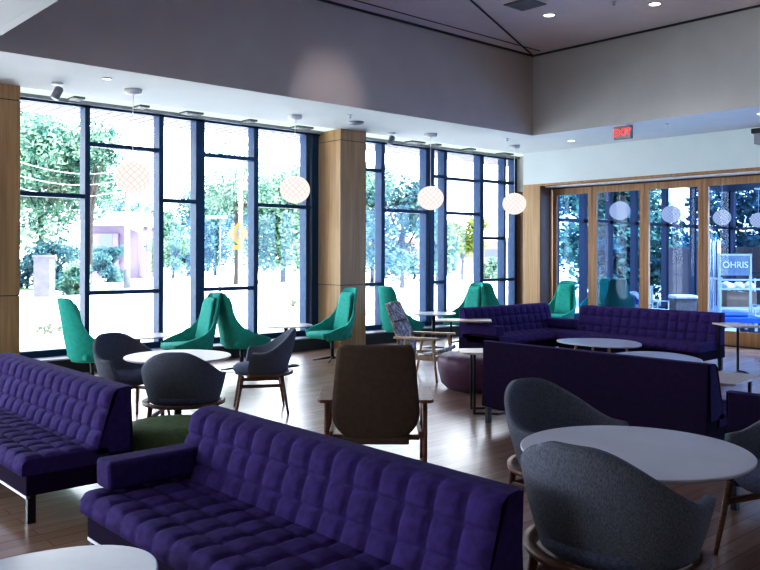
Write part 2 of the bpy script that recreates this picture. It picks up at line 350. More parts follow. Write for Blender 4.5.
def spot(loc, label):
    t = thing('spotlight', label, 'spotlight', loc, 0, 'swivel ceiling spotlights')
    MB().lathe([(.07, 0), (.07, -.02)], 20).build('mount', whitemet, t, True)
    Mx = Matrix.Translation((0, 0, -.12)) @ Matrix.Rotation(.45, 4, 'Y')
    k = MB(); k.lathe([(.05, -.09), (.055, -.085), (.055, .06), (.04, .075)], 20); bmesh.ops.transform(k.bm, matrix=Mx, verts=k.bm.verts)
    k.build('lamp_head', headgrey, t, True)
spot((3.86, 10.45, LOWZ), 'grey swivel spotlight under the lower ceiling beside the first column'); spot((9.92, 10.75, LOWZ), 'grey swivel spotlight under the ceiling just right of the oak column')
t = thing('motion_sensor', 'flat white sensor disc on the ceiling in front of the oak column', 'sensor', (8.63, 10.2, LOWZ)); MB().lathe([(.13, 0), (.12, -.03), (.07, -.045)], 24).build('disc', headgrey, t, True)  # this disc is a motion sensor

# exit sign
t = thing('exit_sign', 'red lit EXIT sign hanging below the bulkhead edge', 'exit sign', (12.13, 7.42, 3.68), -PI/2)
MB().box(-.165, .165, -.03, .03, -.11, .11).build('housing', headgrey, t, bevel=.006)
MB().box(-.15, .15, -.034, -.03, -.095, .095).build('face_plate', mat('exit_face', (.35, .33, .34), .5), t)
MB().box(-.05, .05, -.02, .02, .11, .15).build('mount', whitemet, t)
text('EXIT', .17, emit('exit_red', (1, .05, .04), 1.6), t, (0, -.037, 0), 'glowing red EXIT letters')
t = thing('wall_speaker', 'small black and grey speaker bracketed high on the pale wall above the doors', 'speaker', (13.9, 5.88, 3.64), 0)
MB().box(-.1, .1, -.1, .1, -.14, .04).build('body', headgrey, t, bevel=.01)
MB().box(-.12, .1, -.14, .14, .04, .12).build('bracket', blackm, t, bevel=.01)

# pendants
def pendant(x, y, m, label, grp, topz=LOWZ):
    t = thing('globe_pendant', label, 'pendant lamp', (x, y, 2.65), 0, grp)
    n = 24; MB().lathe([(max(.003, .235*math.sin(PI*i/n)), -.215*math.cos(PI*i/n)) for i in range(n+1)], 40).build('lattice_globe', m, t, True)
    MB().tube([(0, 0, .2), (0, 0, topz-2.65-.03)], .006, 6).build('cord', whitemet, t)
    MB().lathe([(.03, topz-2.65-.07), (.11, topz-2.65-.05), (.115, topz-2.65)], 24).build('ceiling_rose', whitemet, t, True)
for x, y, lb in ((4.76, 10.2, 'lattice globe pendant hanging before the second window bay, furthest from the oak column'), (7.54, 10.4, 'glowing lattice globe pendant hanging just left of the oak column'), (10.47, 10.3, 'glowing lattice globe pendant hanging first to the right of the oak column'), (12.85, 10.3, 'glowing lattice globe pendant hanging in the corner next to the glass doors')):
    pendant(x, y, globem, lb, 'globe pendants along the windows')
for x, lb in ((16.7, 'dim globe standing in for a lamp reflection in the second glass door from the corner'), (19.05, 'dim globe standing in for a lamp reflection in the third glass door from the corner'), (21.8, 'dim globe standing in for a lamp reflection in the fourth glass door, above the sign stand'), (24.1, 'dim globe standing in for a lamp reflection in the fourth glass door at the picture edge')):
    pendant(x, 10.3, globed, lb, 'globes standing in for reflections in the glass doors', 3.6)  # globes added behind the doors in place of the window pendants' reflections

# ------------------------------------------------------------------ sofas
def quilt(nx, ny, w, h, A, off=False):
    def H(a, b):
        fy = (b*ny) % 1.0; row = int(min(b*ny, ny-1e-6))
        fx = (a*nx + (.5 if off and row % 2 else 0)) % 1.0
        return A*(max(0, math.sin(PI*fx))*max(0, math.sin(PI*fy)))**.24
    return H
def sofa(name, label, loc, rz, Ln, arms=(0, 0), D=.82, group=None, m=purple, back_m=None, feet=True, H=.76):
    """local: length along x from 0 to Ln, front at y=0, back at y=D"""
    t = thing(name, label, 'sofa', loc, rz, group)
    nc = max(2, round(Ln/.158))
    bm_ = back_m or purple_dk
    # base box and seat
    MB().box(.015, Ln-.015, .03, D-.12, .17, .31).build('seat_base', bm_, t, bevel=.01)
    q = quilt(nc, 4, 0, 0, .022)
    x0, x1 = 0.0, Ln
    def top(a, b):
        return (x0+(x1-x0)*a, .0 + (D-.19)*b, .395 + q(a, b) - .03*(1-min(1, b/.05))**2)
    s = MB().grid(top, nc*8, 32)
    s.grid(lambda a, b: (x0+(x1-x0)*a, .0 - .016*math.sin(PI*b)*(max(0, math.sin(PI*((a*nc) % 1))))**.3, .30+.065*b), nc*8, 5)
    
    for xx in (x0, x1): s.quad((xx, 0, .30), (xx, D-.19, .30), (xx, D-.19, .395), (xx, .035, .395), (xx, 0, .365))
    s.quad((x0, 0, .30), (x1, 0, .30), (x1, D-.19, .30), (x0, D-.19, .30))
    s.build('seat_cushion', m, t, True)
    # back: outer shell, raked quilted pad
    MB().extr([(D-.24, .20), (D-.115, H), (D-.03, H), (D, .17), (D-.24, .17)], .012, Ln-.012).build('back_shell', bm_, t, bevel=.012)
    q2 = quilt(nc, 3, 0, 0, .034)
    def bk(a, b):
        z = .36 + (H-.36)*b; y = (D-.24) + .125*b - .035 - q2(a, b) + .03*max(0, (b-.93)/.07)
        return (Ln*a, y, z)
    s = MB().grid(bk, nc*8, 27)
    for xx in (0, Ln): s.quad((xx, D-.275, .36), (xx, D-.05, .36), (xx, D-.035, H), (xx, D-.12, H))
    s.grid(lambda a, b: (Ln*a, D-.12+.10*b, H+.004*math.sin(PI*b)), 2, 3)
    s.build('back_cushion', m, t, True)
    for side in (0, 1):
        if arms[side]:
            xa = 0 if side == 0 else Ln-.17
            MB().box(xa, xa+.17, .08, D-.2, .425, .575).build('armrest', m, t, bevel=.025, seg=3)
            if arms[side] == 2:
                MB().box(xa+(0 if side == 0 else .165), xa+(.005 if side == 0 else .17), .04, D-.1, .17, .42).build('arm_side', bm_, t)
    for x in (.02, Ln-.06):
        for y in (.04, D-.1): MB().box(x, x+.04, y, y+.05, 0, .175).build('leg', black, t, bevel=.003)
    MB().box(.02, Ln-.02, .03, .055, .155, .172).build('frame_rail', chrome, t)
    return t
# local +x must run along -y of the room for sofas facing -x: rotate by -90 deg -> local x -> -Y, local y -> +X
sofa('tufted_sofa', 'deep purple quilted sofa beside the wooden column, with no armrests', (1.67, 7.5, 0), -PI/2, 2.42, D=.73, H=.77)
sofa('tufted_sofa', 'large purple quilted sofa across the foreground with a low armrest at one end', (1.67, 4.19, 0), -PI/2, 2.27, arms=(1, 0), D=.82)
sofa('tufted_sofa', 'purple sofa seen from its plain dark back, behind the two grey chairs and table', (6.84, 2.95, 0), PI/2, 2.29, H=.80)
sofa('tufted_sofa', 'dark purple sofa end seen from behind at the picture edge, beyond the grey armchair', (5.97, .42, 0), PI/2, 2.0)
sofa('tufted_sofa', 'long purple quilted sofa facing the room in front of the glass doors', (10.66, 7.70, 0), -PI/2, 2.34, H=.81)
sofa('tufted_sofa', 'purple quilted two-armed sofa in the corner under the windows', (9.33, 7.72, 0), 0, 2.1, arms=(2, 2), D=.86, H=.81)

# ------------------------------------------------------------------ pouffes
def pouf(label, loc, r, h, m, name='round_pouffe', seams=8):
    t = thing(name, label, 'pouffe', loc, 0)
    n = 64; prof = [(.72, .02), (.78, .05), (.9, .18), (.985, .6), (1, .78), (.975, .9), (.9, .97), (.6, 1.0), (.05, 1.0)]
    k = MB(); bm = k.bm; rings = []
    for rr, z in prof:
        ring = []
        for i in range(n):
            a = 2*PI*i/n; groove = 1-.02*max(0, 1-abs(((a*seams/(2*PI)) % 1)-.5)*2*6+5-5) if False else 1-.018*math.exp(-((((a*seams/(2*PI)+.5) % 1)-.5)/.06)**2)
            ring.append(bm.verts.new((r*rr*groove*math.cos(a), r*rr*groove*math.sin(a), h*z)))
        rings.append(ring)
    for i in range(len(rings)-1):
        for j in range(n): bm.faces.new([rings[i][j], rings[i][(j+1) % n], rings[i+1][(j+1) % n], rings[i+1][j]])
    bm.faces.new(rings[0][::-1]); bm.faces.new(rings[-1])
    k.build('cushion', m, t, True)
    MB().lathe([(r*.68, 0), (r*.68, .03)], 32).build('base', blackm, t)
    return t
x, y = g(1.22, 9.95); pouf('plum round pouffe with vertical seams behind the purple sofa end', (x, y, 0), .52, .43, plum)
pouf('olive green round pouffe tucked between two purple sofas', (2.83, 5.38, 0), .36, .43, lime)

# ------------------------------------------------------------------ tub chairs
def tub_chair(label, loc, rz):
    t = thing('tub_chair', label, 'armchair', loc, rz, 'grey tub chairs around the round tables')
    TM = math.radians(121)
    def top(th):
        a = abs(math.degrees(th))
        return .85 - .215*sm(10, 92, a) - .16*sm(106, 121, a)**1.5
    def P(a, b):
        th = -TM + 2*TM*a; zt = top(th); z = .41 + (zt-.41)*b
        w = sm(0, .5, (z-.37)/.42*.9) * .6 + .4*min(1, (z-.37)/.45)
        w = math.sin(PI/2*min(1, (z-.41)/.36))
        rx = .265 + .08*w + .03*max(0, (z-.62)/.24); ry = .285+.07*w
        x = -math.cos(th)*rx; y = math.sin(th)*ry
        if math.cos(th) < 0: x = -math.cos(th)*rx*1.05; y = math.sin(th)*ry*(1 + .10*(-math.cos(th)))
        return (x, y, z)
    MB().grid(P, 56, 14).build('shell', tweed, t, True, solid=.04, off=-1)
    MB().lathe([(.20, .385), (.255, .40), (.28, .43), (.285, .47), (.25, .495), (.05, .50)], 40, sx=1.02).build('seat', seatblue, t, True)
    # bent wood ring
    k = MB(); bm = k.bm; rr = []
    for i in range(41):
        th = math.radians(-118+236*i/40); e = 1.03
        c, s_ = -math.cos(th), math.sin(th); ring = []
        for r_, z in ((.285, .385), (.33, .392), (.333, .418), (.29, .415)): ring.append(bm.verts.new((c*r_*e, s_*r_*e, z)))
        rr.append(ring)
    for i in range(40):
        for j in range(4): bm.faces.new([rr[i][j], rr[i][(j+1) % 4], rr[i+1][(j+1) % 4], rr[i+1][j]])
    bm.faces.new(rr[0]); bm.faces.new(rr[-1][::-1])
    k.build('wood_rail', walnut, t, True, bevel=0)
    for sx, sy in ((1, 1), (1, -1), (-1, 1), (-1, -1)):
        MB().tube([(sx*.20, sy*.225, .40), (sx*.265, sy*.265, 0)], [.021, .012], 10).build('leg', walnut, t, True)
    for sy in (1, -1): MB().box(-.225, .225, sy*.235-.011, sy*.235+.011, .275, .31).build('stretcher', walnut, t, bevel=.004)
    MB().box(-.235, -.21, -.235, .235, .275, .31).build('stretcher', walnut, t, bevel=.004)
    return t
ch = tub_chair('grey tweed tub chair seen from behind at the far round table', (*g(-1.65, 6.86), 0), hd(.0, 1))
dup(ch, 'grey tub chair turned side-on to the right of the far round table', (*g(-1.25, 8.55), 0), hd(-.97, -.2))
dup(ch, 'grey tub chair between the far round table and the leftmost teal chair', (*g(-2.43, 7.95), 0), hd(.8, -.6))
dup(ch, 'large dark tweed tub chair nearest the viewer, its back before the near round table', (*g(.98, 3.38), 0), hd(.66, .75)).scale = (1.1, 1.1, 1.08)
dup(ch, 'grey tweed tub chair facing us on the far side of the near round table', (*g(1.11, 4.72), 0), hd(.55, -.83)).scale = (1.07, 1.07, 1.03)
dup(ch, 'grey-blue tub chair cut off by the picture edge beside the near round table', (*g(2.20, 4.35), 0), hd(-.9, -.45))

# ------------------------------------------------------------------ tables
def round_table(label, loc, r, z, m=tabletop, name='round_table', base='disc', edge=.02, grp=None):
    t = thing(name, label, 'table', loc, 0, grp)
    MB().lathe([(r-.012, z-edge), (r, z-edge*.5), (r, z-.003), (r-.004, z)], 72).build('tabletop', m, t, True).data.shade_flat()
    MB().lathe([(.035, .02), (.032, z-edge)], 20).build('pedestal', black, t, True)
    MB().lathe([(r*.5, 0), (r*.5, .008), (.06, .022)], 40).build('base', black, t, True)
    return t
round_table('pale round dining table with grey chairs around it, near the windows', (*g(-1.83, 7.38), 0), .475, .72)
round_table('large pale round table in the near right with dark tweed chairs', (*g(1.215, 3.885), 0), .535, .72)
for x, y, lb in ((4.64, 9.78, 'small round table between the two leftmost teal chairs'), (6.95, 9.8, 'small round table between teal chairs left of the oak column'), (10.3, 10.05, 'small round table between teal chairs right of the oak column')):
    round_table(lb, (x, y, 0), .39, .60, coffee, 'side_table', grp='round side tables between the teal chairs')
def coffee_table(label, X, Y, a, b, rot, z=.40, n=64, grp=None):
    t = thing('coffee_table', label, 'coffee table', (*g(X, Y), 0), rot, grp)
    pts = []
    for i in range(n):
        th = 2*PI*i/n; q = 1+.06*math.cos(3*th); pts.append((a*q*math.cos(th), b*q*math.sin(th)))
    MB().prism(pts, z-.022, z).build('tabletop', coffee, t, bevel=.006)
    for i in range(4):
        th = PI/4+i*PI/2; MB().tube([(a*.6*math.cos(th), b*.6*math.sin(th), z-.02), (a*.72*math.cos(th), b*.72*math.sin(th), 0)], [.02, .012], 10).build('leg', ash, t, True)
coffee_table('white rounded coffee table cut off at the bottom edge before the large sofa', -1.25, 3.07, .42, .40, .3)
coffee_table('long white rounded coffee table in front of the far quilted sofa', 3.14, 11.56, .5, .62, 0)
coffee_table('white rounded coffee table peeking over the plain-backed purple sofa', 3.3, 9.85, .62, .56, .5)
def laptop_table(label, X, Y, rz, z=.64, a_=.27):
    t = thing('laptop_side_table', label, 'side table', (*g(X, Y), 0), rz, 'wood-topped laptop side tables')
    poly = []
    for cx_, cy_, a0 in ((a_, .17, 0), (-a_, .13, 90), (-a_, -.13, 180), (a_, -.17, 270)):
        for k in range(7): a = math.radians(a0+15*k); poly.append((cx_+.06*math.cos(a), cy_+.06*math.sin(a)))
    MB().prism(poly, z-.022, z).build('tabletop', woodtop, t, bevel=.004)
    for s_ in (-1, 1): MB().box(-.2, -.175, s_*.14-.0125, s_*.14+.0125, 0, z-.02).build('leg', black, t)
    MB().tube([(-.19, .14, .01), (.05, .16, .01), (.2, 0, .01), (.05, -.16, .01), (-.19, -.14, .01)], .011, 8).build('base_frame', black, t)
laptop_table('wood-topped side table beside the plum pouffe and sofa end', 1.16, 8.5, hd(1, 0))
laptop_table('wood-topped side table with black legs at the end of the long far sofa', 4.93, 11.28, hd(.1, -1), .68)
laptop_table('wood-topped side table next to the corner sofa arm below the windows', 1.27, 12.35, hd(1, -.1), .65, .36)
laptop_table('wood-topped side table just past the end of the plain-backed sofa', 2.93, 6.93, PI, .605)

# ------------------------------------------------------------------ teal high-back chairs
def lounge(label, loc, rz, m=teal):
    t = thing('high_back_chair', label, 'lounge chair', loc, rz, 'teal high-back swivel chairs')
    TM = math.radians(118)
    def top(th):
        a = abs(math.degrees(th))
        if a < 34: return 1.11 - .012*(a/34)**3
        if a < 40: return 1.098 - .05*(a-34)/6
        if a < 52: return 1.048 - .30*(a-40)/12
        if a < 74: return .748 - .125*math.sin(PI/2*(a-52)/22)
        return .623 - .17*(a-74)/44
    def P(a, b):
        th = -TM+2*TM*a; zt = top(th); z = .335+(zt-.335)*b
        w = math.sin(PI/2*min(1, (z-.335)/.22)); hgt = max(0, z-.5)
        rx = .24+.06*w; ry = .25+.09*w
        x = -math.cos(th)*rx - .20*hgt; y = math.sin(th)*ry*(1-.16*sm(.55, 1.05, z))
        if math.cos(th) < 0: x = -math.cos(th)*rx*2.3; y = math.sin(th)*ry*(1+.10*(-math.cos(th)))
        return (x, y, z)
    MB().grid(P, 96, 18).build('shell', m, t, True, solid=.035, off=-1)
    MB().grid(lambda a, b: (-.205-.20*max(0, .42+.62*b-.5)+.02-.0*b + .022*min(1, 8*b, 8*(1-b)), (a-.5)*2*(.19-.05*b), .42+.62*b), 10, 14).build('back_pad', m, t, True, solid=.03)
    MB().grid(lambda a, b: (-.27+.02*math.sin(PI*b), (a-.5)*2*.135, .84+.17*b), 6, 6).build('head_cushion', m, t, True, solid=.04, sub=1)
    MB().box(-.22, .34, -.25, .25, .36, .455).build('seat', m, t, True, bevel=.045, seg=4)
    MB().tube([(0, 0, .03), (0, 0, .36)], .026, 12).build('pedestal', black, t, True)
    for i in range(4):
        a = PI/4+i*PI/2; MB().tube([(0, 0, .06), (.3*math.cos(a), .3*math.sin(a), .014)], [.02, .011], 8).build('base_arm', black, t, True)
    return t
W_, E_ = PI, 0.0
lg = lounge('leftmost teal high-back chair, seen from behind beside the grey tub chair', (4.03, 9.75, 0), 0.1)
for x, y, a, lb in ((5.40, 9.8, PI-.05, 'teal high-back chair facing the leftmost small table by the windows'), (6.16, 9.75, -.02, 'teal high-back chair seen from behind, back to back with another teal chair'), (7.80, 9.78, PI-.05, 'teal high-back chair facing sideways in front of the oak column'),
                    (9.42, 9.98, .05, 'teal high-back chair behind the plastic-wrapped wooden lounge chair'), (11.1, 10.05, PI, 'teal high-back chair behind the corner sofa, turned towards the small table'), (11.95, 10.0, .0, 'teal high-back chair behind the corner sofa, its back to its neighbour'),
                    (13.38, 9.62, PI+.1, 'teal high-back chair alone in the corner by the glass doors'), (16.25, 10.6, PI+.2, 'teal high-back chair beyond the glass, turned towards the room')):
    dup(lg, lb, (x, y, 0), a)
l2 = lounge('dark green high-back chair seen from behind through the second glass door', (15.95, 9.85, 0), .5, teal_dk)

# ------------------------------------------------------------------ wooden lounge chairs
plastic = None
def plastic_mat():
    m, nt, out = nodes('plastic_wrapped_mesh'); b = N(nt, 'ShaderNodeBsdfPrincipled', Roughness=.18)
    tc = N(nt, 'ShaderNodeTexCoord'); nz = N(nt, 'ShaderNodeTexNoise', Scale=9.0, Detail=5.0, Distortion=2.5); L(nt, tc.outputs['Object'], nz.inputs['Vector'])
    rp = N(nt, 'ShaderNodeValToRGB'); rp.color_ramp.elements[0].position = .42; rp.color_ramp.elements[0].color = (.20, .15, .13, 1); rp.color_ramp.elements[1].position = .62; rp.color_ramp.elements[1].color = (.50, .49, .55, 1)
    L(nt, nz.outputs['Fac'], rp.inputs[0]); L(nt, rp.outputs[0], b.inputs['Base Color'])
    bp = N(nt, 'ShaderNodeBump', Strength=.8, Distance=.02); L(nt, nz.outputs['Fac'], bp.inputs['Height']); L(nt, bp.outputs[0], b.inputs['Normal']); L(nt, b.outputs[0], out.inputs[0]); return m
plastic = plastic_mat()
def wood_lounge(label, loc, rz, m, frame_m):
    t = thing('wooden_lounge_chair', label, 'lounge chair', loc, rz)
    def hw(b):      # half width up the back
        if b < .34: return .325*(1-((.34-b)/.355)**2.4)**.5
        return .325 - .05*(b-.34)/.66
    def bk(a, b):
        z = .24+.75*b; x = -.24-.27*b+.02*math.sin(PI*b); q = (a-.5)*2
        r = hw(b)*(1 - .06*max(0, (b-.95)/.05)); return (x + .03*q*q, q*r, z)
    MB().grid(bk, 16, 30).build('back_panel', m, t, True, solid=.03)
    if m is plastic: MB().grid(lambda a, b: (-.24-.27*(.66+.03*b)+.045, (a-.5)*2*.30, .24+.75*(.66+.03*b)), 8, 2).build('seam_band', taupe, t, True, solid=.02)
    MB().grid(lambda a, b: (-.27+.60*b, (a-.5)*2*(.25+.03*b), .25+.15*b-.02*math.sin(PI*b)+.0), 8, 12).build('seat', m, t, True, solid=.05, bevel=.01)
    for s_ in (1, -1):
        poly = [(-.32, s_*.335), (-.30, s_*.31), (.26, s_*.33), (.29, s_*.35), (.29, s_*.42), (.26, s_*.44), (-.28, s_*.43), (-.32, s_*.41)]
        MB().prism(poly[::s_], .545, .57).build('armrest', frame_m, t, bevel=.004)
        MB().tube([(.20, s_*.375, .55), (.26, s_*.37, 0)], [.022, .015], 10).build('leg', frame_m, t, True)
        MB().tube([(-.16, s_*.37, .55), (-.26, s_*.37, 0)], [.022, .015], 10).build('leg', frame_m, t, True)
        MB().box(-.24, .25, s_*.335-.012, s_*.335+.012, .27, .32).build('side_rail', frame_m, t, bevel=.004)
    MB().box(.22, .245, -.33, .33, .28, .32).build('cross_rail', frame_m, t, bevel=.004)
    MB().box(-.21, -.185, -.33, .33, .25, .29).build('cross_rail', frame_m, t, bevel=.004)
    return t
wood_lounge('wooden lounge chair with a plain brown back, seen from behind in the middle', (*g(-.03, 6.32), 0), hd(0, 1), taupe, walnut)
w2 = wood_lounge('pale wooden lounge chair with seat wrapped in clear plastic, by the plum pouffe', (*g(.62, 10.85), 0), hd(1, -.38), plastic, ash)

# ------------------------------------------------------------------ outdoors: the ground and planting
grm = mat('sunlit_pale_ground', (.80, .80, .78), .9, var=.05, scale=.3)
roadm = mat('pale_road', (.60, .62, .68), .9)
grassm = mat('sunlit_lawn', (.12, .22, .06), .9, var=.2, scale=1.2)
ug = MB(); ug.box(-150, 150, 11.8, 260, -.5, -.3).box(14.6, 260, -120, 11.8, -.5, -.12)
struct('ground', ug, grm)
struct('path', MB().box(14.5, 25, -8, 11.8, -.11, -.005), mat('patio_floor', (.35, .37, .45), .5))
struct('lawn', MB().prism([g(-2.5, 26), g(6, 23.5), g(6, 27), g(-2, 29)], -.3, -.28).prism([g(-22, 42), g(-14, 42), g(-14, 44), g(-22, 44)], -.3, -.28).prism([g(-6, 62), g(-1, 60), g(-1, 66), g(-6, 67)], -.3, -.28), grassm)
# slatted overhang outside
k = MB().box(-8, 25, 11.76, 13.7, 3.95, 4.1)
struct('roof_overhang', k, mat('overhang_white', (.6, .58, .58), .8))
k = MB()
for i in range(150): k.box(-6+.2*i, -5.965+.2*i, 11.76, 13.68, 3.93, 3.95)
struct('trim_12', k, mat('overhang_slat', (.26, .22, .24), .8))

def rock(bm, c, r): pass
def leaves(mb, blobs, n, size, rng):
    bm = mb.bm; tot = sum(b[3]*b[4]*b[5] for b in blobs)
    for bx, by, bz, rx, ry, rz in blobs:
        for _ in range(max(8, int(n*rx*ry*rz/tot))):
            v = Vector((rng.gauss(0, 1), rng.gauss(0, 1), rng.gauss(0, 1))).normalized()*(rng.random()**.4)
            p = Vector((bx+v.x*rx, by+v.y*ry, bz+v.z*rz)); s_ = size*rng.uniform(.6, 1.3)
            a = Vector((rng.gauss(0, 1), rng.gauss(0, 1), rng.gauss(0, 1))).normalized(); b = a.orthogonal().normalized()
            bm.faces.new([bm.verts.new(p+a*s_), bm.verts.new(p+b*s_*.6), bm.verts.new(p-a*s_), bm.verts.new(p-b*s_*.6)])
def tree(label, X, Y, h, r, m, n=5000, size=.16, seed=1, low=.25, dens=11, name='leafy_tree', cat='tree', grp=None, sq=1.0):
    rng = random.Random(seed); t = thing(name, label, cat, (*g(X, Y), -.3), 0, grp)
    blobs = []
    for i in range(dens):
        a = rng.uniform(0, 2*PI); d = r*.62*math.sqrt(rng.random()); z = h*((low if low > .22 else low*.3)+(1-low)*rng.uniform(.12, .85)); q = r*rng.uniform(.28, .5)
        blobs.append((d*math.cos(a), d*math.sin(a), z, q, q, q*.8*sq))
    k = MB(); leaves(k, blobs, int(n*1.7), size*.72, rng); k.build('foliage', m, t)
    k = MB(); k.tube([(0, 0, 0), (.1, 0, h*.4), (0, .1, h*.75)], [r*.03+.05, r*.02+.03, .03], 8)
    for b in blobs[:7]: k.tube([(.1*rng.random(), 0, h*rng.uniform(.25, .5)), (b[0]*.6, b[1]*.6, b[2]*.8), (b[0], b[1], b[2])], [.08, .05, .02], 6)
    k.build('trunk', bark, t, True)
    return t
def px(p, Y): return (p-380)/813.7*Y
G_ = 'trees beyond the windows'
tree('big leafy tree filling the leftmost window bay', px(40, 44), 44, 10.2, 4.4, leafA, 12000, .2, 3, .24, 30, grp=G_)
tree('green tree reaching into the top of the second window bay', px(90, 42), 42, 8.6, 1.8, leafA, 1500, .17, 4, .62, 10, grp=G_)
tree('dark blue-green tree behind the gabled house', px(120, 90), 90, 9.2, 5.4, leafB, 7500, .26, 5, .1, 24, grp=G_)
tree('tall tree to the right of the gabled house', px(158, 82), 82, 7.6, 4.2, leafA, 4000, .3, 6, .1, 16, grp=G_)
tree('broad blue-green tree seen through the fourth window bay', px(215, 70), 70, 8.6, 4.4, leafB, 5000, .28, 7, .12, 20, grp=G_)
tree('airy tree with branches high in the fourth window bay', px(236, 50), 50, 9.2, 3.6, leafA, 2600, .17, 8, .45, 16, grp=G_)
tree('dense tree filling the bay just left of the oak column', px(283, 55), 55, 10.2, 4.4, leafA, 9500, .22, 9, .12, 28, grp=G_)
tree('pine-like tree in the first bay right of the oak column', px(372, 48), 48, 9, 2.9, leafA, 4500, .2, 10, .15, 20, grp=G_)
tree('blue-green tree behind the third globe lamp', px(402, 46), 46, 7.2, 2.7, leafB, 4200, .2, 11, .12, 20, grp=G_)
tree('slim tree standing in the narrow bay right of the third globe', px(437, 50), 50, 6.4, 1.9, leafA, 2500, .2, 12, .15, 14, grp=G_)
tree('small yellow-green tree in front of the pale low building', px(462, 60), 60, 4.6, 2.0, leafC, 2200, .2, 13, .4, 12, grp=G_)
B_ = 'clipped shrubs across the road'
def bush(label, X, Y, h, r, m, seed, n=1500): tree(label, X, Y, h, r, m, n, .14, seed, .0, 12, 'round_shrub', 'shrub', B_, .9)
bush('dark rounded hedge behind the stone gate pier', px(55, 42), 42, 2.7, 1.5, leafB, 20, 2600)
bush('dark shrub beside the wooden column, left of the stone gate pier', px(27, 44), 44, 2.0, 1.3, leafB, 26)
bush('low pale shrub beside the stone gate pier', px(76, 38), 38, 1.4, 1.1, leafA, 21)
bush('dome-shaped dark shrub below the gabled house', px(108, 54), 54, 2.5, 1.5, leafB, 22, 2400)
bush('round green bush in the narrow window bay', px(173, 62), 62, 4.6, 2.4, leafA, 23, 2400)
bush('green bush between the house and the round bush', px(150, 66), 66, 3.6, 1.9, leafA, 24)
bush('low hedge in front of the pale building near the corner', px(493, 60), 60, 1.9, 1.6, leafA, 25)
# garden beyond the doors
D_ = 'trees beyond the glass doors'
for i, (x, y, h, r, m, lb) in enumerate(((28, 17, 7, 3, leafA, 'leafy tree seen through the glass door nearest the corner'), (32, 13.6, 8, 3.0, leafB, 'dark tree seen through the second glass door'), (37.5, 11, 9, 3.2, leafA, 'mixed green tree seen through the third glass door'), (38.5, 5.0, 10, 3.6, leafB, 'tall dark tree above the brick house beyond the doors'), (31, 20, 8, 3.4, leafB, 'dark tree standing between the doors and window bays'))):
    t = tree(lb, 0, 0, h, r, m, 5000, .2, 40+i, .02, 24, grp=D_); t.location = (x, y, -.3)
for i, (x, y, lb) in enumerate(((27.2, 13.2, 'dark understorey bush beyond the second glass door'), (28.0, 10.0, 'dark understorey bush beyond the third glass door'), (27, 16.6, 'dark understorey bush beyond the door nearest the corner'))):
    t = tree(lb, 0, 0, 2.8, 1.7, leafB, 2600, .16, 60+i, .0, 14, 'round_shrub', 'shrub', 'shrubs beyond the glass doors'); t.location = (x, y, -.3)

# houses, poles, car, sign
hw_ = mat('lilac_house_wall', (.13, .10, .17), .8); hr_ = mat('pale_sunlit_roof', (.34, .33, .36), .8); dkm = mat('dark_window', (.06, .08, .14), .3)
t = thing('gabled_house', 'gabled house with sloping pale roof behind shrubs across the road', 'house', (*g(px(112, 62), 62), -.3), hd(1, 0))
MB().box(-1.7, 2.0, -.0, 5, 0, 4.1).build('wall', hw_, t)
MB().extr([(-.4, 4.0), (2.5, 5.2), (5.4, 4.0)], -1.9, 2.2).build('roof', hr_, t)
k = MB(); k.prism([(-1.5, -.5), (.6, -.5), (.6, 0), (-1.5, 0)], 0, 3.4); k.build('porch', hw_, t)
k = MB().quad((-2.3, -.7, 5.7), (2.4, -.7, 3.7), (2.4, -.3, 3.7), (-2.3, -.3, 5.7)); k.build('gable_edge', hr_, t, solid=.5)
for x_, z_ in ((-.6, 1.2), (-1.4, 1.2), (-.7, 2.4)): MB().box(x_, x_+.9, -.55, -.5, z_, z_+1.0).build('window', dkm, t)
t = thing('low_building', 'pale flat-roofed building seen through the last window bays', 'building', (*g(px(470, 84), 84), -.3), hd(1, 0))
bt = mat('pale_beige_wall', (.16, .14, .15), .8)
MB().box(-7.5, 9, 0, 8, 0, 3.2).build('wall', bt, t); MB().box(-8, 9.5, -.4, 8.4, 3.2, 3.6).build('roof', hr_, t); MB().box(-2.4, -.2, -.05, 0, 1.6, 2.6).build('window', dkm, t); MB().box(1.5, 3.2, -.05, 0, 1.6, 2.4).build('window', dkm, t)
MB().box(-7, 4, -7, -6.8, 0, 1.1).build('low_wall', mat('pale_lilac_wall', (.20, .19, .24), .8), t)
brick = mat('red_brick_wall', (.22, .09, .07), .85, var=.3, scale=6)
t = thing('brick_house', 'red-brown brick house with a sloping roof beyond the glass doors', 'house', (28.5, 4.3, -.12), hd(0, 1))
MB().box(0, 5, -3.2, 3.0, 0, 2.6).build('wall', brick, t); MB().extr([(-3.6, 2.5), (-.2, 4.2), (3.4, 2.5)], -.3, 5.3).build('roof', mat('brown_roof', (.20, .15, .13), .8), t); MB().box(-.03, 0, .6, 1.5, 1.0, 2.0).build('window', dkm, t)
MB().box(-.03, 0, -1.6, -.6, 1.0, 2.0).build('window', dkm, t)
stone = mat('pale_stone', (.07, .07, .10), .8, var=.2, scale=3)
t = thing('stone_gate_pier', 'square pale stone gate pier in front of the dark hedge', 'gate pier', (*g(px(44.5, 36), 36), -.3), hd(1, 0))
MB().box(-.34, .34, -.34, .34, 0, 1.75).build('shaft', stone, t); MB().box(-.39, .39, -.39, .39, 1.75, 1.85).build('cap', stone, t)
polem = mat('sunlit_pole', (.26, .22, .20), .8); poled = mat('dark_pole', (.05, .06, .08), .6)
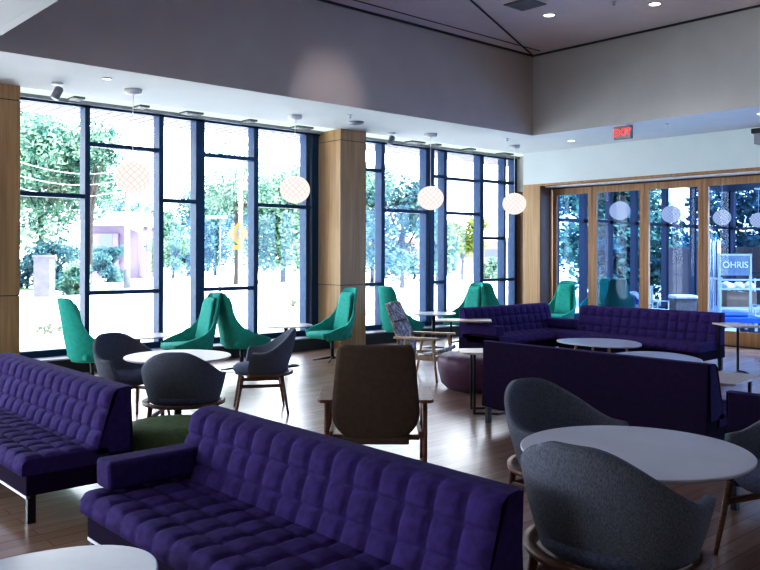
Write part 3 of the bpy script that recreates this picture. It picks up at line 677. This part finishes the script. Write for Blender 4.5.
t = thing('utility_pole', 'pale utility pole behind the first globe lamp', 'pole', (*g(px(127, 45), 45), -.3)); MB().tube([(0, 0, 0), (0, 0, 7.5)], [.17, .13], 10).build('shaft', polem, t, True); MB().tube([(-.8, .9, 6.9), (.8, -.9, 6.9)], .05, 6).build('cross_arm', polem, t); MB().tube([(0, 0, 0), (0, 0, 1.0)], .19, 10).build('base_band', poled, t, True)
t = thing('utility_pole', 'tall pale utility pole beside the yellow crossing sign', 'pole', (*g(px(240.5, 48), 48), -.3)); MB().tube([(0, 0, 0), (0, 0, 7.6)], [.15, .12], 10).build('shaft', polem, t, True); MB().tube([(-.8, .9, 7.0), (.8, -.9, 7.0)], .05, 6).build('cross_arm', polem, t)
t = thing('street_lamp', 'thin dark street lamp with a flat head in the fourth window bay', 'street lamp', (*g(px(220, 40), 40), -.3), hd(1, 0)); MB().tube([(0, 0, 0), (0, 0, 3.7)], .05, 8).build('pole', poled, t, True); MB().box(-.7, .35, -.12, .12, 3.68, 3.78).build('lamp_head', whitemet, t, bevel=.02)
yel = mat('sign_yellow', (.15, .075, .002), .5)
t = thing('crossing_sign', 'yellow diamond pedestrian crossing sign with a plate beneath', 'road sign', (*g(px(238.5, 46), 46), -.3), hd(1, 0))
Mx = Matrix.Translation((0, 0, 3.05)) @ Matrix.Rotation(PI/4, 4, 'Y'); k = MB().box(-.46, .46, -.02, .02, -.46, .46, Mx); k.build('diamond_plate', yel, t)
k = MB().box(-.35, .25, -.02, .02, 2.15, 2.42); k.build('lower_plate', yel, t)
MB().tube([(0, .05, 0), (0, .05, 3.5)], .035, 8).build('post', polem, t)
k = MB().lathe([(.07, -.01), (.07, .01)], 12); bmesh.ops.transform(k.bm, matrix=Matrix.Translation((0, -.03, 3.33)) @ Matrix.Rotation(PI/2, 4, 'X'), verts=k.bm.verts)
k.tube([(0, -.03, 3.26), (.0, -.03, 3.0)], .05, 6).tube([(0, -.03, 3.0), (-.12, -.03, 2.76)], .035, 6).tube([(0, -.03, 3.0), (.12, -.03, 2.76)], .035, 6).tube([(-.14, -.03, 3.08), (.02, -.03, 3.2), (.14, -.03, 3.06)], .025, 6); k.build('walking_figure', poled, t)
carm = mat('white_car_paint', (.35, .36, .42), .25)
t = thing('parked_car', 'white car parked across the road near the dense tree', 'car', (*g(px(287, 92), 92), -.3), hd(1, .05))
prof = [(-2.3, .45), (-2.35, .95), (-1.9, 1.05), (-1.1, 1.1), (-.6, 1.62), (.7, 1.66), (1.35, 1.15), (2.15, 1.0), (2.35, .7), (2.3, .4)]
k = MB(); a_ = [k.bm.verts.new((x_, -.85, z_)) for x_, z_ in prof]; b_ = [k.bm.verts.new((x_, .85, z_)) for x_, z_ in prof]
k.bm.faces.new(a_); k.bm.faces.new(b_[::-1])
for i in range(len(prof)): j = (i+1) % len(prof); k.bm.faces.new([a_[i], a_[j], b_[j], b_[i]])
k.build('body', carm, t, bevel=.06)
k = MB(); k.quad((-.95, -.86, 1.13), (1.15, -.86, 1.13), (.65, -.86, 1.55), (-.55, -.86, 1.55)); k.build('side_window', dkm, t)
for x_ in (-1.45, 1.45):
    k = MB().lathe([(.34, -.1), (.34, .1)], 20); bmesh.ops.transform(k.bm, matrix=Matrix.Translation((x_, -.8, .34)) @ Matrix.Rotation(PI/2, 4, 'X'), verts=k.bm.verts); k.build('wheel', poled, t)
wm = mat('overhead_wire', (.25, .25, .3), .7)
for i, (z0, z1, lb) in enumerate(((5.6, 6.2, 'overhead wire crossing the leftmost window, upper one'), (5.0, 5.7, 'overhead wire crossing the leftmost window, middle one'), (4.5, 5.1, 'overhead wire crossing the leftmost window, lowest one'))):
    x0, y0 = g(px(-10, 32), 32); x1, y1 = g(px(127, 44.6), 44.6)
    pts = [(x0+(x1-x0)*q/10, y0+(y1-y0)*q/10, z0+(z1-z0)*q/10-.5*math.sin(PI*q/10)) for q in range(11)]
    tag(MB().tube(pts, .022, 6).build('overhead_wire', wm), lb, 'wire', 'overhead wires')
lm = leaf_mat('fallen_leaves', (.06, .08, .06), (.2, .22, .15))
for p_, Y_, lb, sd in ((56, 19.5, 'small pile of fallen twigs on the pale ground in the leftmost window', 70), (297, 30, 'small heap of twigs on the pale ground left of the oak column', 71)):
    k = MB(); leaves(k, [(0, 0, .1, .5, .5, .12)], 120, .07, random.Random(sd)); o = k.build('twig_pile', lm, loc=(*g(px(p_, Y_), Y_), -.28)); tag(o, lb, 'twigs', 'twig piles on the ground')

# ------------------------------------------------------------------ beyond the glass doors
navy = mat('dark_navy_metal', (.012, .02, .045), .4, metal=.3)
struct('roof_outer', MB().box(14.6, 25, 7.4, 11.76, 3.6, 3.8), navy)
k = MB()
for x_ in (14.75, 15.9, 17.05, 18.2, 19.4, 21, 22.6, 24.9): k.box(x_, x_+.14, 11.5, 11.65, 0, 3.6)
k.box(14.6, 25, 11.5, 11.62, 2.42, 2.5).box(14.6, 25, 11.5, 11.62, 0, .2)
struct('window_3', k, navy)
k = MB()
for y_ in (11.4, 10.2, 9.0, 7.6): k.box(24.9, 25.05, y_, y_+.15, -.1, 3.6)
k.box(24.92, 25.02, 7.6, 11.5, 2.4, 2.48).box(24.92, 25.02, 7.6, 11.5, 1.05, 1.12)
struct('window_4', k, navy)
steel = mat('galvanised_steel', (.5, .55, .62), .35, metal=.6)
bluep = mat('bright_blue_paint', (.01, .08, .34), .4)
t = thing('garden_fence', 'low brown board fence behind the teal chairs beyond the glass', 'fence', (25.6, 8.2, -.12), 0)
for i in range(14): MB().box(0, .03, .42*i, .42*i+.4, 0, 2.0).build('board', mat('fence_brown', (.11, .075, .07), .8), t)
MB().box(.03, .07, 0, 5.9, 1.6, 1.7).build('rail', brick, t)
# sign board
def ga(p, Y): return g(px(p, Y), Y)
t = thing('sign_stand', 'grey sign board with white lettering on a metal cart frame beyond the doors', 'sign', (*ga(735, 17.2), 0), hd(1, 0))
MB().box(-.32, .30, -.015, .015, 1.20, 1.62).build('sign_board', mat('sign_grey', (.16, .19, .25), .6), t)
text('OHRIS', .19, mat('sign_white', (.85, .87, .9), .5), t, (0, -.02, 1.42), 'white lettering')
for x_ in (-.33, .33): MB().box(x_-.02, x_+.02, -.02, .02, 0.12, 1.66).build('post', steel, t)
MB().box(-.33, .33, -.015, .015, 1.62, 1.66).build('top_rail', steel, t)
t = thing('hand_cart', 'metal rail cart loaded with pale bags behind the sign board', 'cart', (*ga(738, 18.4), 0), hd(1, 0))
for x_ in (-.5, .5):
    for y_ in (-.25, .25): MB().tube([(x_, y_, .1), (x_, y_, 1.1)], .02, 8).build('post', steel, t)
MB().box(-.5, .5, -.25, .25, .42, .47).build('deck', steel, t); MB().box(-.5, .5, -.27, -.25, .85, .9).box(-.5, .5, -.27, -.25, 1.06, 1.1).build('rail', steel, t)
for x_ in (-.4, .4):
    for y_ in (-.22, .22):
        k = MB().lathe([(.07, -.02), (.07, .02)], 14); bmesh.ops.transform(k.bm, matrix=Matrix.Translation((x_, y_, .07)) @ Matrix.Rotation(PI/2, 4, 'X'), verts=k.bm.verts); k.build('wheel', blackm, t)
card = mat('cardboard', (.30, .18, .10), .8)
x_, y_ = ga(738, 18.4); t = thing('cardboard_box', 'brown cardboard box on the metal rail cart', 'box', (x_, y_, .47), hd(1, 0)); MB().box(-.34, .34, -.2, .2, 0, .34).build('carton', card, t, bevel=.01); MB().box(-.03, .03, -.201, .201, .335, .343).build('tape', whitemet, t)
rg = random.Random(5)
for i, (dx, lb) in enumerate(((-.24, 'crumpled white bag at the left end of the box on the cart'), (.0, 'crumpled pale bag in the middle on top of the cart box'), (.24, 'crumpled white bag at the right end of the box on the cart'))):
    k = MB(); k.lathe([(.05, 0), (.13, .03), (.14, .1), (.1, .17), (.03, .2)], 14)
    for v in k.bm.verts: v.co += Vector((rg.uniform(-.02, .02), rg.uniform(-.02, .02), rg.uniform(-.015, .015)))
    q_ = hd(1, 0); o = k.build('crumpled_bag', mat('white_plastic_bag', (.75, .76, .8), .3), None, True, loc=(x_+dx*math.cos(q_), y_+dx*math.sin(q_), .825)); tag(o, lb, 'bag', 'bags on the cart')
t = thing('flat_trolley', 'low bright blue flat trolley with small black wheels on the patio', 'trolley', (*ga(728, 16.4), 0), hd(1, 0))
MB().box(-.72, .60, -.3, .3, .28, .40).build('deck', bluep, t, bevel=.02); MB().box(-.5, .3, -.25, .2, .40, .47).build('padding', bluep, t, bevel=.02)
MB().tube([(.58, -.28, .3), (.62, -.28, .62), (.62, .28, .62), (.58, .28, .3)], .015, 8).build('handle', steel, t)
for q in (-.55, .45):
    for y_ in (-.22, .22):
        k = MB().lathe([(.11, -.03), (.11, .03)], 16); bmesh.ops.transform(k.bm, matrix=Matrix.Translation((q, y_, .11)) @ Matrix.Rotation(PI/2, 4, 'X'), verts=k.bm.verts); k.build('wheel', blackm, t)
        MB().box(q-.03, q+.03, y_-.04, y_+.04, .12, .29).build('wheel_bracket', steel, t)
t = thing('pipe_rack', 'bundle of tall upright silver poles held in a stand beside the sign', 'pole rack', (*ga(714, 17.6), 0), hd(1, 0))
for i in range(6): MB().tube([(-.12+.05*i, .02*(i % 2), .03), (-.12+.05*i, .02*(i % 2), 2.0-.03*(i % 3))], .02, 8).build('pole', steel, t, True)
MB().box(-.17, .18, -.08, .1, 0, .06).build('base', black, t); MB().box(-.16, .17, -.04, -.02, 1.1, 1.15).build('clamp_bar', steel, t)
t = thing('patio_chair', 'white metal patio chair seen through the third glass door', 'chair', (*ga(655, 17.6), 0), hd(.6, -.8))
MB().box(-.22, .22, -.22, .22, .43, .46).build('seat', whitemet, t); MB().box(-.25, -.22, -.22, .22, .55, .95).build('backrest', whitemet, t)
for q in (-.2, .2):
    for y_ in (-.2, .2): MB().tube([(q, y_, 0), (q, y_, .62 if q > 0 else .95)], .014, 8).build('leg', whitemet, t)
    MB().box(-.22, .22, q-.02, q+.02, .62, .64).build('armrest', whitemet, t)
t = thing('storage_crate', 'brown woven crate on white legs with a white cloth, beyond the third door', 'crate', (*ga(683, 17.0), 0), hd(1, 0))
MB().box(-.22, .22, -.2, .2, .25, .72).build('body', mat('woven_brown', (.22, .16, .13), .8, var=.3, scale=30), t, bevel=.01); MB().box(-.24, .24, -.22, .22, .72, .80).build('folded_cloth', whitemet, t, bevel=.03)
for q in (-.2, .2):
    for y_ in (-.17, .17): MB().box(q-.015, q+.015, y_-.015, y_+.015, 0, .3).build('leg', whitemet, t)
t = thing('covered_stack', 'stack of furniture under blue and white sheets beyond the second door', 'covered stack', (*ga(632, 19.2), 0), hd(1, 0))
MB().box(-.2, .2, -.2, .2, 0, .5).build('carton', mat('pale_carton', (.5, .42, .45), .7), t, bevel=.01)
k = MB(); rg = random.Random(9); k.grid(lambda a, b: ((a-.5)*.62, (b-.5)*.5, .62+.18*math.sin(a*7)*math.cos(b*5)*.5-.3*abs(a-.5)+.1), 14, 10); k.build('white_sheet', whitemet, t, True, solid=.02)
k = MB(); k.box(-.26, .3, -.24, .22, .48, .58); k.build('blue_sheet', bluep, t, bevel=.03)

# ------------------------------------------------------------------ light
w = bpy.data.worlds.new('sky'); bpy.context.scene.world = w; w.use_nodes = True; nt = w.node_tree; nt.nodes.clear()
out = nt.nodes.new('ShaderNodeOutputWorld'); bg = nt.nodes.new('ShaderNodeBackground'); bg.inputs['Strength'].default_value = 6.5
tc = nt.nodes.new('ShaderNodeTexCoord'); sp = nt.nodes.new('ShaderNodeSeparateXYZ'); L(nt, tc.outputs['Generated'], sp.inputs[0])
rp = nt.nodes.new('ShaderNodeValToRGB'); rp.color_ramp.elements[0].position = 0.0; rp.color_ramp.elements[0].color = (.93, .96, 1.0, 1); rp.color_ramp.elements[1].position = .8; rp.color_ramp.elements[1].color = (.62, .78, 1.0, 1)
L(nt, sp.outputs['Z'], rp.inputs[0]); L(nt, rp.outputs[0], bg.inputs[0]); L(nt, bg.outputs[0], out.inputs[0])
def lamp(kind, name, loc, rot, e, col, **k):
    l = bpy.data.lights.new(name, kind); l.energy = e; l.color = col
    for a_, v_ in k.items(): setattr(l, a_, v_)
    o = bpy.data.objects.new(name, l); C.objects.link(o); o.location = loc; o.rotation_euler = rot; return o
s = lamp('SUN', 'sun', (0, 0, 30), (0, 0, 0), 17, (1, .97, .9), angle=.02)
s.rotation_euler = Vector((-.35, .55, -.9)).to_track_quat('-Z', 'Y').to_euler()
# daylight through the window runs
def portal(loc, rot, sx, sy):
    o = lamp('AREA', 'window_portal', loc, rot, 1, (1, 1, 1), shape='RECTANGLE', size=sx, size_y=sy); o.data.cycles.is_portal = True
portal((6.2, 11.8, 2.0), (-PI/2, 0, 0), 5.6, 3.6); portal((12, 11.8, 2.0), (-PI/2, 0, 0), 5.2, 3.6)
portal((-8.3, 7.75, 2.0), (0, -PI/2, 0), 3.5, 6.6)
portal((-2, 11.8, 2.0), (-PI/2, 0, 0), 9.6, 3.6)
# ceiling downlight beams
for x_, y_, z_, e in ((10.13, 7.46, HIGHZ-.08, 18), (10.80, 6.10, HIGHZ-.08, 18), (13.06, 9.1, LOWZ-.05, 14), (12.66, 5.36, LOWZ-.05, 14)):
    lamp('SPOT', 'downlight_beam', (x_, y_, z_), (0, 0, 0), e*2, (1, .93, .85), spot_size=1.9, spot_blend=.8, shadow_soft_size=.08)
o = lamp('SPOT', 'wall_washer', (7.15, 4.2, 5.0), (0, 0, 0), 220, (1, .9, .86), spot_size=.33, spot_blend=1, shadow_soft_size=.1)
o.rotation_euler = (Vector((7.29, 9.2, 3.9))-Vector((7.15, 4.2, 5.0))).to_track_quat('-Z', 'Y').to_euler()
lamp('AREA', 'ceiling_fill', (6, 1, HIGHZ-.1), (0, 0, 0), 12, (.8, .86, 1), shape='RECTANGLE', size=5, size_y=5)  # added soft fill under the high ceiling, no fitting there

# ------------------------------------------------------------------ camera and view
cam = bpy.data.cameras.new('camera'); co = bpy.data.objects.new('camera', cam); C.objects.link(co); bpy.context.scene.camera = co
cam.sensor_width = 36; cam.lens = 813.7/760*36; cam.clip_end = 500
cam.shift_y = -(285-253.5)/760
yaw = math.atan2(F[1], F[0]) - PI/2
co.location = (0, 0, 1.65); co.rotation_euler = (PI/2, math.radians(-.12), yaw)
sc = bpy.context.scene
sc.view_settings.view_transform = 'Standard'; sc.view_settings.look = 'None'; sc.view_settings.exposure = 0.38; sc.view_settings.gamma = 1.0
vs = sc.view_settings; vs.use_curve_mapping = True; cm = vs.curve_mapping; cu_ = cm.curves[3]
cu_.points[0].location = (0, 0); cu_.points[1].location = (1, 1)
for p_ in ((.03, .022), (.12, .108), (.4, .45)): cu_.points.new(*p_)
cm.update()
sc.cycles.use_denoising = True; sc.cycles.max_bounces = 8; sc.cycles.transparent_max_bounces = 12; sc.cycles.sample_clamp_indirect = 6
sc.cycles.caustics_reflective = False; sc.cycles.caustics_refractive = False
